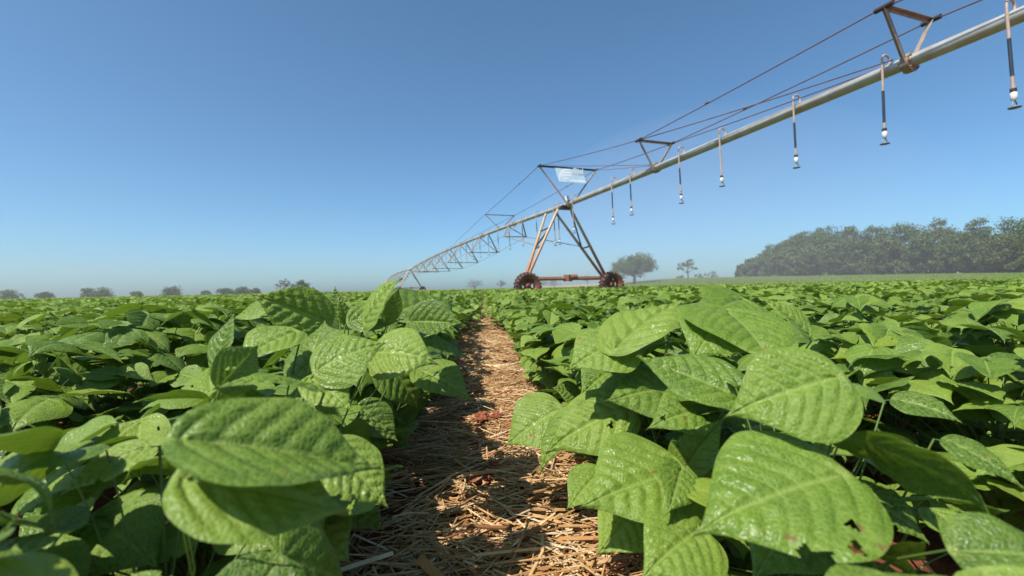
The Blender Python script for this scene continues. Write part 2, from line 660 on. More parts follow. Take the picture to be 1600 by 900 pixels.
# plant patterns: where the leaves of one plant sit
def plant_pattern(seed, height=0.44, spread=0.24, n_tri=12, n_low=9):
    r = random.Random(seed)
    leaves, jun = [], []
    a0 = r.uniform(0, 6.28)
    for k in range(n_tri):
        az = a0 + k * 2.399 + r.gauss(0, 0.25)
        f = (k + 0.5) / n_tri
        rad = spread * math.sqrt(f) * r.uniform(0.75, 1.15)
        z = height * (1.0 - 0.50 * f ** 1.5) * r.uniform(0.90, 1.05)
        j = Vector((rad * math.cos(az), rad * math.sin(az), z))
        out = Vector((math.cos(az), math.sin(az), 0))
        sz = r.uniform(0.075, 0.112)
        pitch = r.uniform(-0.65, 0.10) - 0.25 * f
        nrm = (Vector((0, 0, 1)) + out * r.uniform(-0.05, 0.45) + Vector((r.gauss(-0.12, 0.28), r.gauss(0, 0.28), 0))).normalized()
        jun.append(j)
        for da, s in ((0, 1.0), (1.45, 0.92), (-1.45, 0.92)):
            dv = (Matrix.Rotation(da + r.gauss(0, 0.15), 3, 'Z') @ out)
            dv = (dv + Vector((0, 0, pitch + r.gauss(0, 0.18)))).normalized()
            nn = (nrm + Vector((r.gauss(0, 0.16), r.gauss(0, 0.16), 0)) + dv * 0.0).normalized()
            x, y, zz = frame(dv, nn)
            b = j + out * (0.022 if da == 0 else 0.0) + dv * 0.006
            leaves.append((b, x, y, zz, sz * s * r.uniform(0.9, 1.1), r.randrange(6)))
    for k in range(n_low):
        az = r.uniform(0, 6.28)
        out = Vector((math.cos(az), math.sin(az), 0))
        j = out * r.uniform(0.05, spread * 1.0) + Vector((0, 0, r.uniform(0.06, 0.27)))
        jun.append(j)
        for da in (0, 1.5, -1.5):
            dv = (Matrix.Rotation(da, 3, 'Z') @ out + Vector((0, 0, r.uniform(-0.5, 0.1)))).normalized()
            x, y, zz = frame(dv, Vector((r.gauss(0, 0.25), r.gauss(0, 0.25), 1)))
            leaves.append((j + dv * 0.008, x, y, zz, r.uniform(0.07, 0.1), r.randrange(6)))
    return leaves, jun


def stem_geo(jun, hero=False):
    g = Geo()
    top = max(j.z for j in jun) * 0.72
    g.tube([(0, 0, -0.01), (0.004, 0.003, top * 0.35), (-0.004, 0.004, top * 0.7), (0.003, -0.003, top)], [0.0042, 0.0038, 0.003, 0.0018], 6, False)
    for i, j in enumerate(jun):
        a = Vector((0, 0, min(top, max(0.04, j.z * 0.45))))
        petiole_geo(g, a, j, 0.0012, 0.022, 4)
    return g


LEAF_HI = [leaf_mesh('leaf', 26, 12, 1.0, wr, m='leaf_unit', holes=(0, 3, 0, 2, 0, 0)[s], fold=fo, arch=ar, dome=do, pucker=pu, asym=a, seed=s, wave=wv, tipcurl=tc)
           for s, (wr, fo, ar, do, pu, a, wv, tc) in enumerate([
               (0.84, 0.10, 0.05, 0.10, 0.026, 0.0, 0.03, 0.2), (0.90, 0.22, 0.03, 0.0, 0.030, 0.16, 0.04, 0.0), (0.90, -0.05, 0.07, 0.25, 0.025, -0.16, 0.03, 0.3),
               (0.82, 0.30, 0.02, -0.1, 0.028, 0.10, 0.045, -0.2), (0.96, 0.05, 0.08, 0.15, 0.030, -0.12, 0.035, 0.4), (0.78, 0.4, 0.04, 0.0, 0.024, 0.0, 0.05, 0.1)])]
LEAF_LO = [leaf_geo(6, 2, 1.0, wr, fold=fo, arch=ar, pucker=0.0, asym=a, seed=s, wave=0.03)
           for s, (wr, fo, ar, a) in enumerate([(0.80, 0.10, 0.05, 0), (0.86, 0.22, 0.03, 0.16), (0.84, -0.05, 0.07, -0.16),
                                                (0.76, 0.3, 0.02, 0.1), (0.9, 0.05, 0.08, -0.12), (0.72, 0.4, 0.04, 0)])]
LEAF_XLO = [leaf_geo(3, 1, 1.0, wr, fold=fo, arch=0.05, pucker=0.0, asym=0, seed=s, wave=0.02)
            for s, (wr, fo) in enumerate([(0.80, 0.10), (0.86, 0.2), (0.84, -0.05), (0.76, 0.3), (0.9, 0.05), (0.72, 0.4)])]


def foliage_mesh(name, leaves, lod, seed, m='leaf_far'):
    r = random.Random(seed)
    V, F, T, O = [], [], [], []
    for b, x, y, z, s, k in leaves:
        lv, lf, lt = lod[k]
        o = len(V)
        a = np.asarray(lv) * s
        mt = np.array([x, y, z])
        V += list(a @ mt + np.array(b))
        F += [tuple(i + o for i in q) for q in lf]
        T += lt
        O += [r.random()] * len(lv)
    return np_mesh(name, np.array(V), F, m, True, {'vein': T, 'tone': O})


PATTERNS = [plant_pattern(100 + k, 0.405 + 0.05 * (k % 4) / 3, 0.23 + 0.02 * (k % 3), 12 + k % 3) for k in range(9)]
STEMS = [stem_geo(j).mesh('stem', 'stem') for _, j in PATTERNS]
FOLIAGE = [foliage_mesh('foliage', l, LEAF_LO, 5 + k, 'leaf_far') for k, (l, j) in enumerate(PATTERNS)]
FOLIAGE_FAR = [foliage_mesh('foliage_far', l, LEAF_XLO, 5 + k, 'leaf_far') for k, (l, j) in enumerate(PATTERNS)]

ROW = 0.66
PITCH = 0.2

# ---- the leaves one can pick out in the foreground -------------------------------------------------
# base (x, y, depth), tip (x, y, depth), width/length, normal (right, up, towards viewer), fold, arch, curl
HERO = [
    # left of the path
    (290, 690, .30, 593, 741, .37, .72, (.45, .85, .25), .45, .04),
    (515, 702, .46, 607, 795, .45, .85, (.45, .65, .5), .10, .05),
    (460, 520, .62, 366, 572, .55, .95, (-.1, .75, .65), .12, .05),
    (510, 503, .72, 389, 458, .66, .74, (.80, -.10, .62), .12, .04),
    (481, 588, .62, 512, 503, .70, 1.05, (-.35, .55, .75), .02, .06),
    (497, 578, .58, 604, 536, .62, .92, (-.05, .60, .8), -.05, .08),
    (485, 592, .58, 553, 643, .55, .70, (-.3, .9, .2), .0, .03),
    (586, 552, .68, 685, 567, .66, 1.0, (.05, .70, .7), -.05, .09),
    (643, 503, .88, 723, 507, .86, .85, (.0, .55, .85), .45, .04),
    (650, 530, .85, 735, 563, .90, .55, (.2, .9, .35), .1, .05),
    (655, 578, .95, 739, 627, .90, .70, (.25, .70, .65), .15, .06),
    (572, 502, .78, 625, 432, .75, .80, (-.65, .45, .6), .1, .03),
    (604, 500, .80, 622, 446, .79, .72, (.88, .0, .5), .2, .03),
    (612, 492, .95, 708, 472, 1.12, .85, (.0, .8, .6), .05, .06),
    (530, 492, .98, 523, 447, .98, .75, (-.2, .45, .9), .1, .02),
    (541, 507, .82, 528, 461, .82, .55, (.85, .1, .5), .15, .02),
    (338, 565, .60, 370, 488, .62, .75, (-.4, .5, .75), .1, .03),
    (345, 603, .50, 404, 537, .55, .9, (.82, -.05, .6), .15, .03),
    (492, 607, .50, 332, 604, .41, .60, (.0, .96, .17), .05, .05),
    (466, 611, .60, 529, 648, .58, .95, (.15, .6, .75), .05, .07),
    (563, 636, .86, 622, 692, .86, .75, (.35, .6, .7), .1, .06),
    (548, 502, .80, 632, 500, .84, .80, (.0, .7, .7), .1, .07),
    (520, 690, .78, 585, 722, .76, .70, (.2, .7, .6), .1, .07),
    (600, 560, .92, 655, 640, .95, .8, (.4, .5, .7), .1, .06),
    (420, 480, .95, 365, 500, .95, .8, (-.1, .8, .6), .1, .05),
    # right of the path
    (873, 640, .95, 788, 698, .92, 1.0, (-.25, .62, .72), -.02, .05),
    (893, 645, .92, 841, 744, .86, .45, (-.6, .4, .6), .2, .04),
    (978, 638, .80, 850, 707, .78, .78, (-.1, .72, .65), .02, .07),
    (1060, 610, .78, 941, 632, .72, .80, (.0, .72, .68), -.05, .09),
    (1064, 737, .60, 904, 796, .53, .92, (-.15, .78, .55), -.02, .05),
    (1310, 745, .38, 1080, 835, .35, .9, (.0, .90, .42), .0, .06),
    (1305, 590, .42, 1130, 650, .43, .92, (-.1, .62, .72), .0, .05),
    (1155, 622, .55, 993, 561, .62, .74, (-.1, .86, .45), .1, .03),
    (980, 533, .79, 884, 580, .74, .95, (.0, .82, .55), .0, .06),
    (962, 548, .75, 1067, 471, .86, .62, (-.25, .9, .35), .1, .04),
    (1140, 489, .73, 1078, 566, .64, .95, (-.15, .65, .72), -.05, .08),
    (1136, 488, .73, 1212, 582, .60, 1.15, (.08, .62, .75), .05, .07),
    (1262, 522, .75, 1188, 465, .77, .80, (.82, -.05, .6), .15, .04),
    (1066, 740, .68, 1133, 650, .66, .60, (-.5, .42, .72), .4, .03),
    (1063, 733, .58, 1040, 806, .50, .62, (.1, .6, .75), .1, .05),
    (938, 738, .72, 884, 800, .66, .75, (-.3, .6, .7), .1, .05),
    (1040, 545, .92, 1036, 493, .98, .5, (.9, .0, .5), .1, .02),
    (905, 620, 1.0, 862, 605, .98, .9, (.0, .7, .7), .1, .05),
    (1110, 640, .72, 1010, 668, .68, .8, (.0, .75, .6), .05, .06),
    (960, 575, .95, 905, 620, .9, .95, (-.1, .7, .7), .1, .05),
    (1160, 470, 1.05, 1095, 500, .95, .9, (.0, .75, .65), .1, .06),
    (1200, 620, .50, 1290, 680, .44, .9, (.1, .75, .6), .1, .06),
    # closer to the camera than the photograph's lower edge
    (385, 785, .50, 475, 862, .45, .9, (.2, .75, .6), .1, .06),
    (292, 752, .29, 545, 806, .33, .85, (.05, .90, .40), .12, .05),
    (225, 700, .42, 95, 775, .38, .85, (-.1, .85, .5), .1, .06),
    (470, 795, .56, 548, 880, .50, .9, (.3, .7, .6), .1, .06),
    (310, 825, .48, 205, 900, .43, .9, (-.1, .8, .5), .1, .06),
    (515, 765, .62, 602, 832, .58, .85, (.3, .7, .6), .1, .06),
    (150, 810, .46, 250, 890, .42, .9, (.1, .8, .5), .1, .06),
    (1330, 765, .50, 1455, 850, .45, .9, (.1, .8, .5), .1, .06),
    (1255, 800, .50, 1175, 905, .43, .9, (-.2, .75, .6), .1, .06),
    (1005, 795, .62, 930, 872, .56, .9, (-.2, .7, .6), .1, .06),
    (1480, 690, .52, 1600, 765, .47, .85, (.1, .85, .45), .1, .06),
    (1400, 625, .62, 1505, 660, .57, .85, (.0, .8, .55), .1, .06),
    (1090, 830, .52, 1000, 905, .46, .9, (-.2, .75, .6), .1, .06),
    (1460, 800, .48, 1560, 890, .42, .9, (.1, .8, .5), .1, .06),
]

# path polygon of bare straw seen from the camera (photo pixels): no random leaves in there
EDGE_L = [(478, 753), (500, 738), (520, 728), (560, 716), (600, 700), (640, 668), (700, 640), (771, 612), (900, 560)]
EDGE_R = [(478, 768), (500, 776), (530, 792), (570, 806), (610, 822), (650, 850), (700, 872), (771, 905), (900, 955)]


def interp(tab, y):
    if y <= tab[0][0]:
        return tab[0][1]
    for (a, b), (c, d) in zip(tab, tab[1:]):
        if y <= c:
            return b + (d - b) * (y - a) / (c - a)
    return tab[-1][1]


def plant_rows():
    """plant positions in view, nearest first"""
    out = []
    r = random.Random(5)
    kmax = int(70 / ROW)
    for k in range(-kmax, kmax):
        x = (k + 0.5) * ROW
        n = int(62 / PITCH)
        off = r.random() * PITCH
        for i in range(-1, n):
            y = i * PITCH + off + r.gauss(0, 0.03)
            xx = x + r.gauss(0, 0.025)
            v = Vector((xx, y, 0)) - CAM
            dep, lat = v.dot(FWD), v.dot(RGT)
            jit = (r.randrange(9), r.uniform(0, 6.28), (0.97 + 0.16 * mnoise.noise(Vector((xx * 0.9, y * 0.9, 2)))) * r.uniform(0.86, 1.09))
            if dep < 0.12 or dep > 60:
                continue
            if abs(lat) > dep * 1.22 + 0.5:
                continue
            out.append((math.hypot(dep, lat), xx, y, k, jit, dep, lat))
    out.sort()
    return out


PLANTS = plant_rows()
HDEPTH = {}
for (bx, by, bd, tx, ty, td, wr, nn, fold, arch) in HERO:
    B_, T_ = px(bx, by, bd), px(tx, ty, td)
    x_, y_, z_ = frame(T_ - B_, RGT * nn[0] + UPW * nn[1] - FWD * nn[2])
    L_ = (T_ - B_).length
    for i_ in range(13):
        for j_ in range(-6, 7):
            q_ = B_ + y_ * (L_ * i_ / 12) + x_ * (L_ * wr / 2 * prof(i_ / 12) * j_ / 6)
            u_ = proj(q_)
            if u_:
                c_ = (int(u_[0] // 16), int(u_[1] // 16))
                HDEPTH[c_] = min(HDEPTH.get(c_, 9), u_[2])
N_IND = 300
N_LEAFY = 190


def side_word(lat):
    return 'left' if lat < 0 else 'right'


def build_plants():
    roots = []
    for i, (dist, x, y, k, (pt, rz, s), dep, lat) in enumerate(PLANTS[:N_IND]):
        t = thing('bean_plant', '', 'bean plant', (x, y, 0), 'bean plants growing in rows', 0)
        t['far'] = dist
        rot = Matrix.Rotation(rz, 4, 'Z') @ Matrix.Scale(s, 4)
        leaves, jun = PATTERNS[pt]
        near = i < N_LEAFY
        if i < 55:
            l2, j2 = PATTERNS[(pt + 4) % 9]
            leaves, jun = leaves + l2, jun + j2
        if not near:
            st_o = link('stem', STEMS[pt], t)
            st_o.matrix_local = rot
        if near:
            kept = set()
            for li, (b, ax, ay, az, sz, kk) in enumerate(leaves):
                mt = rot @ Matrix(((ax.x, ay.x, az.x, b.x), (ax.y, ay.y, az.y, b.y), (ax.z, ay.z, az.z, b.z), (0, 0, 0, 1)))
                c = Vector((x, y, 0)) + (mt @ Vector((0, sz * 0.4, 0)))
                tip = Vector((x, y, 0)) + (mt @ Vector((0, sz, 0)))
                sd_v = (mt.to_3x3() @ Vector((1, 0, 0))) * sz * 0.38
                pts4 = (c, tip, c + sd_v, c - sd_v)
                bad = False
                for q in pts4:
                    u = proj(q)
                    if u is None or u[2] < 0.16 or (q - CAM).length < 0.27 or q.z < 0.015:
                        bad = True
                        break
                    if 330 < u[0] < 1270 and u[1] < 790 and (q - CAM).length < 0.5:
                        bad = True
                    if u[2] < 0.9 and u[1] < 520:
                        bad = True
                    if u[1] > 470 and interp(EDGE_L, u[1]) - 4 < u[0] < interp(EDGE_R, u[1]) + 4:
                        bad = True
                    # the foreground leaves stay in view: other leaves only behind them
                    hd = HDEPTH.get((int(u[0] // 16), int(u[1] // 16)))
                    if hd is not None and u[2] < hd + 0.03:
                        bad = True
                    if hd is None and 330 < u[0] < 1270 and u[1] < 790 and u[2] < 0.6:
                        bad = True
                    if u[2] < 2.0 and u[1] < 462 + 20 * (u[2] < 1.2):
                        bad = True
                if bad:
                    continue
                lo = link('leaf', LEAF_HI[kk], t)
                lo.matrix_local = mt @ Matrix.Scale(sz, 4)
                kept.add(li // 3)
            kj = [j for q, j in enumerate(jun) if q in kept]
            if len(kj) == len(jun) and i >= 55:
                st_o = link('stem', STEMS[pt], t)
            else:
                st_o = link('stem', stem_geo(kj or [Vector((0.01, 0, 0.12))]).mesh('stem', 'stem'), t)
            st_o.matrix_local = rot
        else:
            fo = link('foliage', FOLIAGE[pt], t, 'stuff')
            fo.matrix_local = rot
        roots.append(t)
    return roots


ROOTS = build_plants()


def hero_leaves():
    near = [(t, t.location.copy()) for t in ROOTS if t['far'] < 1.7]
    hits = {}
    for i, (bx, by, bd, tx, ty, td, wr, nn, fold, arch) in enumerate(HERO):
        B, T = px(bx, by, bd), px(tx, ty, td)
        hint = RGT * nn[0] + UPW * nn[1] - FWD * nn[2]
        x, y, z = frame(T - B, hint)
        L = (T - B).length
        me = leaf_mesh('leaf', 54, 22, L, wr, fold=fold, arch=arch, pucker=0.030 + 0.012 * ((i * 7) % 5) / 4, asym=0.3 if i == 0 else ((i * 5) % 7 - 3) * 0.04,
                       seed=40 + i, holes=(0, 2, 0, 1, 0, 0, 3, 0)[i % 8], wave=0.02 + 0.01 * ((i * 3) % 4) / 3, tipcurl=0.1 * ((i % 4) - 1))
        side = -1 if B.x < 0 else 1
        cand = [(math.hypot(p.x - B.x, p.y - B.y), k) for k, (t, p) in enumerate(near) if p.x * side > 0 and p.y > 0.1]
        k = min(cand)[1]
        t, p = near[k]
        o = link('leaf', me, t)
        o.matrix_local = Matrix(((x.x, y.x, z.x, B.x - p.x), (x.y, y.y, z.y, B.y - p.y), (x.z, y.z, z.z, B.z - p.z), (0, 0, 0, 1)))
        g = Geo()
        b = B - p
        k1 = b - y * 0.010 - UPW * 0.006 + FWD * 0.004
        end = Vector((0, 0, min(0.16, B.z * 0.4)))
        far_ = (end - b)
        k2 = b + far_ * 0.30 - UPW * 0.035 + FWD * 0.02
        k3 = b + far_ * 0.65 - UPW * 0.035 + FWD * 0.02
        g.tube([b + z * 0.0005, k1, k2, k3, end, Vector((0, 0, 0.0))], [c_ * (0.55 if bd < 0.35 else 1.0) for c_ in (0.0012, 0.0013, 0.0013, 0.0013, 0.0014, 0.002)], 6, False)
        g.obj('petiole', 'stem', t)
        hits.setdefault(k, []).append(i)
    return {near[k][0]: v for k, v in hits.items()}


HERO_OF = hero_leaves()

# labels: near plants by what is beside them, the rest share one
ONES = ['', 'first', 'second', 'third', 'fourth', 'fifth', 'sixth', 'seventh', 'eighth', 'ninth', 'tenth', 'eleventh', 'twelfth',
        'thirteenth', 'fourteenth', 'fifteenth', 'sixteenth', 'seventeenth', 'eighteenth', 'nineteenth']


def ordinal(n):
    if n < 20:
        return ONES[n]
    tens = ['', '', 'twent', 'thirt', 'fort', 'fift', 'sixt'][n // 10]
    return tens + 'ieth' if n % 10 == 0 else tens + 'y-' + ONES[n % 10]


for side in (-1, 1):
    sw = 'left' if side < 0 else 'right'
    for rr in range(0, 16):
        row = sorted([t for t in ROOTS if abs(t.location.x - side * (rr + 0.5) * ROW) < 0.2], key=lambda t: t.location.y)
        for q, t in enumerate(row):
            o_ = ordinal(q + 1)
            if rr == 0:
                big = ' with large leaves' if t in HERO_OF else ''
                t['label'] = 'bean plant%s, %s from the camera on the %s path edge' % (big, o_, sw)
            else:
                t['label'] = 'bean plant, %s from the front in the %s row %s of the path' % (o_, ordinal(rr + 1), sw)
for t in ROOTS:
    if not t['label']:
        t['label'] = 'leafy green bean plant in the outer rows of the field'
        t['group'] = 'bean plants in the outer rows'
    del t['far']


# ---- the rest of the crop --------------------------------------------------------------------------
def scatter(name, pts, meshes, label):
    src = bpy.data.collections.new(name + '_sources')
    for i, me in enumerate(meshes):
        o = bpy.data.objects.new('%s_source_%02d' % (name, i), me)
        src.objects.link(o)
    me = bpy.data.meshes.new(name)
    me.from_pydata([p[0] for p in pts], [], [])
    a = me.attributes.new('turn', 'FLOAT_VECTOR', 'POINT')
    a.data.foreach_set('vector', np.array([p[1] for p in pts], dtype=np.float32).ravel())
    a = me.attributes.new('size', 'FLOAT_VECTOR', 'POINT')
    a.data.foreach_set('vector', np.array([p[2] for p in pts], dtype=np.float32).ravel())
    a = me.attributes.new('pick', 'INT', 'POINT')
    a.data.foreach_set('value', np.array([p[3] for p in pts], dtype=np.int32))
    ob = link(name, me)
    ob['kind'] = 'stuff'
    tag(ob, label, 'crop')
    ng = bpy.data.node_groups.new(name, 'GeometryNodeTree')
    ng.interface.new_socket('Geometry', in_out='INPUT', socket_type='NodeSocketGeometry')
    ng.interface.new_socket('Geometry', in_out='OUTPUT', socket_type='NodeSocketGeometry')
    gi, go = ng.nodes.new('NodeGroupInput'), ng.nodes.new('NodeGroupOutput')
    iop = ng.nodes.new('GeometryNodeInstanceOnPoints')
    ci = ng.nodes.new('GeometryNodeCollectionInfo')
    ci.inputs['Collection'].default_value = src
    ci.inputs['Separate Children'].default_value = True
    ci.inputs['Reset Children'].default_value = True
    iop.inputs['Pick Instance'].default_value = True

    def attr(nm, ty):
        q = ng.nodes.new('GeometryNodeInputNamedAttribute')
        q.data_type = ty
        q.inputs['Name'].default_value = nm
        return [s for s in q.outputs if s.enabled and s.name == 'Attribute'][0]
    ng.links.new(gi.outputs[0], iop.inputs['Points'])
    ng.links.new(ci.outputs[0], iop.inputs['Instance'])
    ng.links.new(attr('turn', 'FLOAT_VECTOR'), iop.inputs['Rotation'])
    ng.links.new(attr('size', 'FLOAT_VECTOR'), iop.inputs['Scale'])
    ng.links.new(attr('pick', 'INT'), iop.inputs['Instance Index'])
    ng.links.new(iop.outputs[0], go.inputs[0])
    md = ob.modifiers.new('scatter', 'NODES')
    md.node_group = ng
    return ob


mid_pts, far_pts = [], []
for dist, x, y, k, (pt, rz, s), dep, lat in PLANTS[N_IND:]:
    gap = 0.0
    if dep < 26:
        (mid_pts if dep < 14 else far_pts).append(((x, y, ground_z(x, y)), (0, 0, rz), (s, s, s * 1.02), pt))
    else:
        far_pts.append(((x, y, ground_z(x, y)), (0, 0, rz), (s, s, s * 1.02), pt))
rf = random.Random(77)
while len(far_pts) < 72000:
    d = 60 + 150 * rf.random() ** 0.8
    la = rf.uniform(-1.22, 1.22) * d
    if math.hypot(d, la) > 214 + 3 * math.sin(la * 0.05):
        continue
    p = loc(la, d, 0)
    s = rf.uniform(1.25, 1.9)
    far_pts.append(((p.x, p.y, ground_z(p.x, p.y) - 0.02), (0, 0, rf.uniform(0, 6.28)), (s, s, rf.uniform(0.95, 1.12)), rf.randrange(9)))
scatter('bean_crop', mid_pts, FOLIAGE, 'green bean crop filling the middle of the field')
scatter('bean_crop', far_pts, FOLIAGE_FAR, 'far green bean crop reaching to the trees')


# ------------------------------------------------------------------ red clods on the straw
def clod(p, s, seed, label):
    r = random.Random(seed)
    n, k = 22, 14
    vs, fs = [], []
    for i in range(k + 1):
        th = math.pi * i / k
        for j in range(n):
            a = 2 * math.pi * j / n
            d = Vector((math.sin(th) * math.cos(a), math.sin(th) * math.sin(a), math.cos(th)))
            q = 1 + 0.55 * mnoise.noise(d * 1.5 + Vector((seed, 0, 0))) + 0.40 * mnoise.noise(d * 3.6 + Vector((0, seed, 0))) + 0.16 * mnoise.noise(d * 9 + Vector((0, 0, seed)))
            vs.append((d.x * s * q * 1.15, d.y * s * q, d.z * s * q * 0.6))
    for i in range(k):
        for j in range(n):
            fs.append((i * n + j, (i + 1) * n + j, (i + 1) * n + (j + 1) % n, i * n + (j + 1) % n))
    g = Geo()
    g.add(vs, fs, False)
    o = g.obj('soil_clod', 'clod')
    o.location = p
    o.rotation_euler = (0, 0, r.uniform(0, 6))
    tag(o, label, 'soil clod', 'red soil clods on the straw path')


for (cx, cy, s, lab) in [
    (751, 747, .024, 'nearest red soil clod lying on the straw path'),
    (771, 728, .016, 'red soil clod just behind the nearest one on the straw'),
    (738, 687, .019, 'jagged red soil clod at the edge of the leaf shadow'),
    (767, 708, .013, 'small red soil clod between two bigger ones on the path'),
    (753, 658, .026, 'broad flat red soil clod in the middle of the path'),
    (775, 656, .020, 'red soil clod at the right of the broad one'),
    (742, 643, .014, 'small red soil clod at the far side of the broad one'),
    (788, 661, .012, 'little red soil crumb beside the right row'),
    (724, 650, .012, 'little red soil crumb beside the left row'),
]:
    d = (EYE - 0.04) * FPX / (cy - 450 + (cx - 800) * math.tan(ROLL))
    p = px(cx, cy, d)
    clod((p.x, p.y, lump(p.x, p.y) + 0.003 + s * 0.4), s * 1.1, cx * 0.37, lab)

# ------------------------------------------------------------------ irrigation machine
PD = Vector((0.33, -0.944, 0)).normalized()      # along the pipe towards the free end (sideways, ahead)
TD = Vector((0.944, 0.33, 0))                    # direction of travel of the towers
A_LAT, A_DEP = 2.57, 20.2
PIPE_H = 3.75
SPAN = 63.4


def pv(s, wdt, h):
    """machine coordinates: s along the pipe from the tower, wdt across, h above eye"""
    q = Vector((A_LAT, A_DEP, 0)) + PD * s + TD * wdt
    return loc(q.x, q.y, h)


def dirv(v):
    return RGT * v.x + FWD * v.y


AX_P, AX_T = dirv(PD), dirv(TD)


def tower(s0, label):
    """built around its own foot"""
    o0 = pv(s0, 0, -EYE)
    t = thing('drive_tower', label, 'irrigation tower', o0, 'drive towers of the irrigation machine')

    def q(s, wdt, z):
        return AX_P * s + AX_T * wdt + Vector((0, 0, z))
    WB = 2.1
    top = PIPE_H + EYE - 0.10
    near = [(-2.0, -0.16), (-0.66, -0.13)]
    far = [(-1.45, 0.13), (0.08, 0.13)]
    foot_z = 1.18
    legs = []
    for (s, wd), sx in ((near[0], -1), (near[1], -1), (far[0], 1), (far[1], 1)):
        g = Geo()
        a = q(-0.22 if s < -1 else 0.0, sx * (WB - 0.04), foot_z - 0.35)
        b = q(s, wd, top)
        g.tube([a, b], [0.075, 0.060], 10)
        g.obj('leg', 'leg', t)
        legs.append((a, b))

    def on(i, f):
        return legs[i][0].lerp(legs[i][1], f)
    for (i, f), (j, e) in (((0, .72), (1, .74)), ((0, .46), (1, .47)), ((0, .47), (1, .72)), ((2, .46), (3, .47))):
        Geo().angle_bar(on(i, f), on(j, e), 0.06).obj('brace', 'strut', t)
    Geo().angle_bar(on(2, .46), legs[3][1], 0.075).obj('brace', 'dark', t)
    g = Geo()
    g.tube([q(0, -WB + 0.1, 0.90), q(0, WB - 0.1, 0.90)], 0.072, 12)
    g.obj('base_beam', 'leg', t)
    for sx in (-1, 1):
        g = Geo()
        g.box(q(0.02, sx * (WB - 0.02), 0.82), 0.34, 0.30, 0.42, Matrix.Rotation(math.atan2(AX_P.y, AX_P.x), 3, 'Z'))
        g.tube([q(0.0, sx * WB, 0.60), q(0.34, sx * WB, 0.60)], 0.07, 12)
        g.obj('wheel_gearbox', 'rim', t)
    g = Geo()
    g.box(q(0, 0, 0.93), 0.30, 0.30, 0.30, Matrix.Rotation(math.atan2(AX_P.y, AX_P.x) + 0.5, 3, 'Z'))
    g.tube([q(0.05, 0.02, 0.96), q(0.05, 0.42, 1.00)], 0.11, 12)
    g.obj('drive_motor', 'leg', t)
    g = Geo()
    g.tube([q(0, -0.3, 0.98), q(0, -WB + 0.15, 0.98)], 0.018, 6)
    g.tube([q(0, 0.3, 0.98), q(0, WB - 0.15, 0.98)], 0.018, 6)
    g.obj('drive_shaft', 'rim', t)
    g = Geo()
    g.box(q(-0.05, 0, top - 0.02), 0.35, 0.5, 0.16, Matrix.Rotation(math.atan2(AX_P.y, AX_P.x), 3, 'Z'))
    g.obj('joint_bracket', 'dark', t)
    g = Geo()
    g.tube([q(0.12, -0.02, top + 0.22), q(0.12, -0.02, top + 0.40)], 0.10, 14)
    g.tube([q(0.12, -0.02, top + 0.40), q(0.12, -0.02, top + 0.47), q(0.12, -0.02, top + 0.50)], [0.10, 0.075, 0.02], 14)
    g.obj('control_box', 'white', t)
    g = Geo()
    g.tube([q(0.12, -0.02, top + 0.12), q(0.12, -0.02, top + 0.22)], 0.07, 10)
    g.obj('control_post', 'dark', t)
    for sx in (-1, 1):
        c = q(0.30, sx * WB, 0.60)
        wroot = bpy.data.objects.new('wheel', None)
        COL.objects.link(wroot)
        wroot.parent = t
        wroot.location = c
        # local Z of the wheel is its axle
        mz = Matrix((AX_T, Vector((0, 0, 1)), -AX_P if False else AX_T.cross(Vector((0, 0, 1))))).transposed()
        g = Geo()
        pr = [(0.385, -0.11), (0.40, -0.14), (0.47, -0.165), (0.535, -0.16), (0.565, -0.12), (0.572, 0), (0.565, 0.12), (0.535, 0.16), (0.47, 0.165), (0.40, 0.14), (0.385, 0.11)]
        g.lathe(pr, mz, 44)
        for k in range(22):
            for sd_ in (-1, 1):
                a = 2 * math.pi * (k + (0.5 if sd_ > 0 else 0)) / 22
                ca = Vector((math.cos(a), math.sin(a), 0))
                ta = Vector((-math.sin(a), math.cos(a), 0))
                ax = Vector((0, 0, sd_))
                dl = (ax * 0.9 + ta * 0.55).normalized()
                bx_ = Matrix((dl, ca.cross(dl), ca)).transposed()
                g.box(mz @ (ca * 0.578 + ax * 0.085 + ta * 0.02), 0.17, 0.040, 0.055, mz @ bx_)
                g.box(mz @ (ca * 0.545 + ax * 0.155 + ta * 0.065), 0.035, 0.045, 0.075, mz @ bx_)
        g.obj('tyre', 'tyre', wroot)
        g = Geo()
        g.lathe([(0.30, -0.10), (0.392, -0.13), (0.405, -0.145), (0.392, -0.10), (0.37, 0.0), (0.392, 0.10), (0.405, 0.145), (0.392, 0.13), (0.30, 0.10), (0.33, 0.0)], mz, 36)
        for k in range(4):
            a = math.pi / 4 + k * math.pi / 2
            ca = Vector((math.cos(a), math.sin(a), 0))
            ta = Vector((-math.sin(a), math.cos(a), 0))
            g.box(mz @ (ca * 0.21 + Vector((0, 0, -0.02))), 0.26, 0.17, 0.02, mz @ Matrix((ca, ta, Vector((0, 0, 1)))).transposed())
        g.obj('rim', 'rim', wroot)
        g = Geo()
        g.lathe([(0.0, -0.10), (0.10, -0.10), (0.13, -0.04), (0.13, 0.06), (0.07, 0.11), (0.0, 0.12)], mz, 20)
        g.obj('hub', 'rim', wroot)
    return t


T_A = tower(0, 'rusty drive tower on two muddy wheels, nearest the camera, under the pipe')


def copy_tower(s0, label):
    c = copy_tree(T_A)
    c.location = pv(s0, 0, -EYE)
    c['label'] = label
    return c


copy_tower(-SPAN, 'small second drive tower further back where the far pipe span ends')
copy_tower(-2 * SPAN, 'tiny third drive tower near the horizon behind the second one')


def arch_h(t, L=SPAN, a=0.43):
    u = t / L
    return PIPE_H + a * 4 * u * (1 - u)


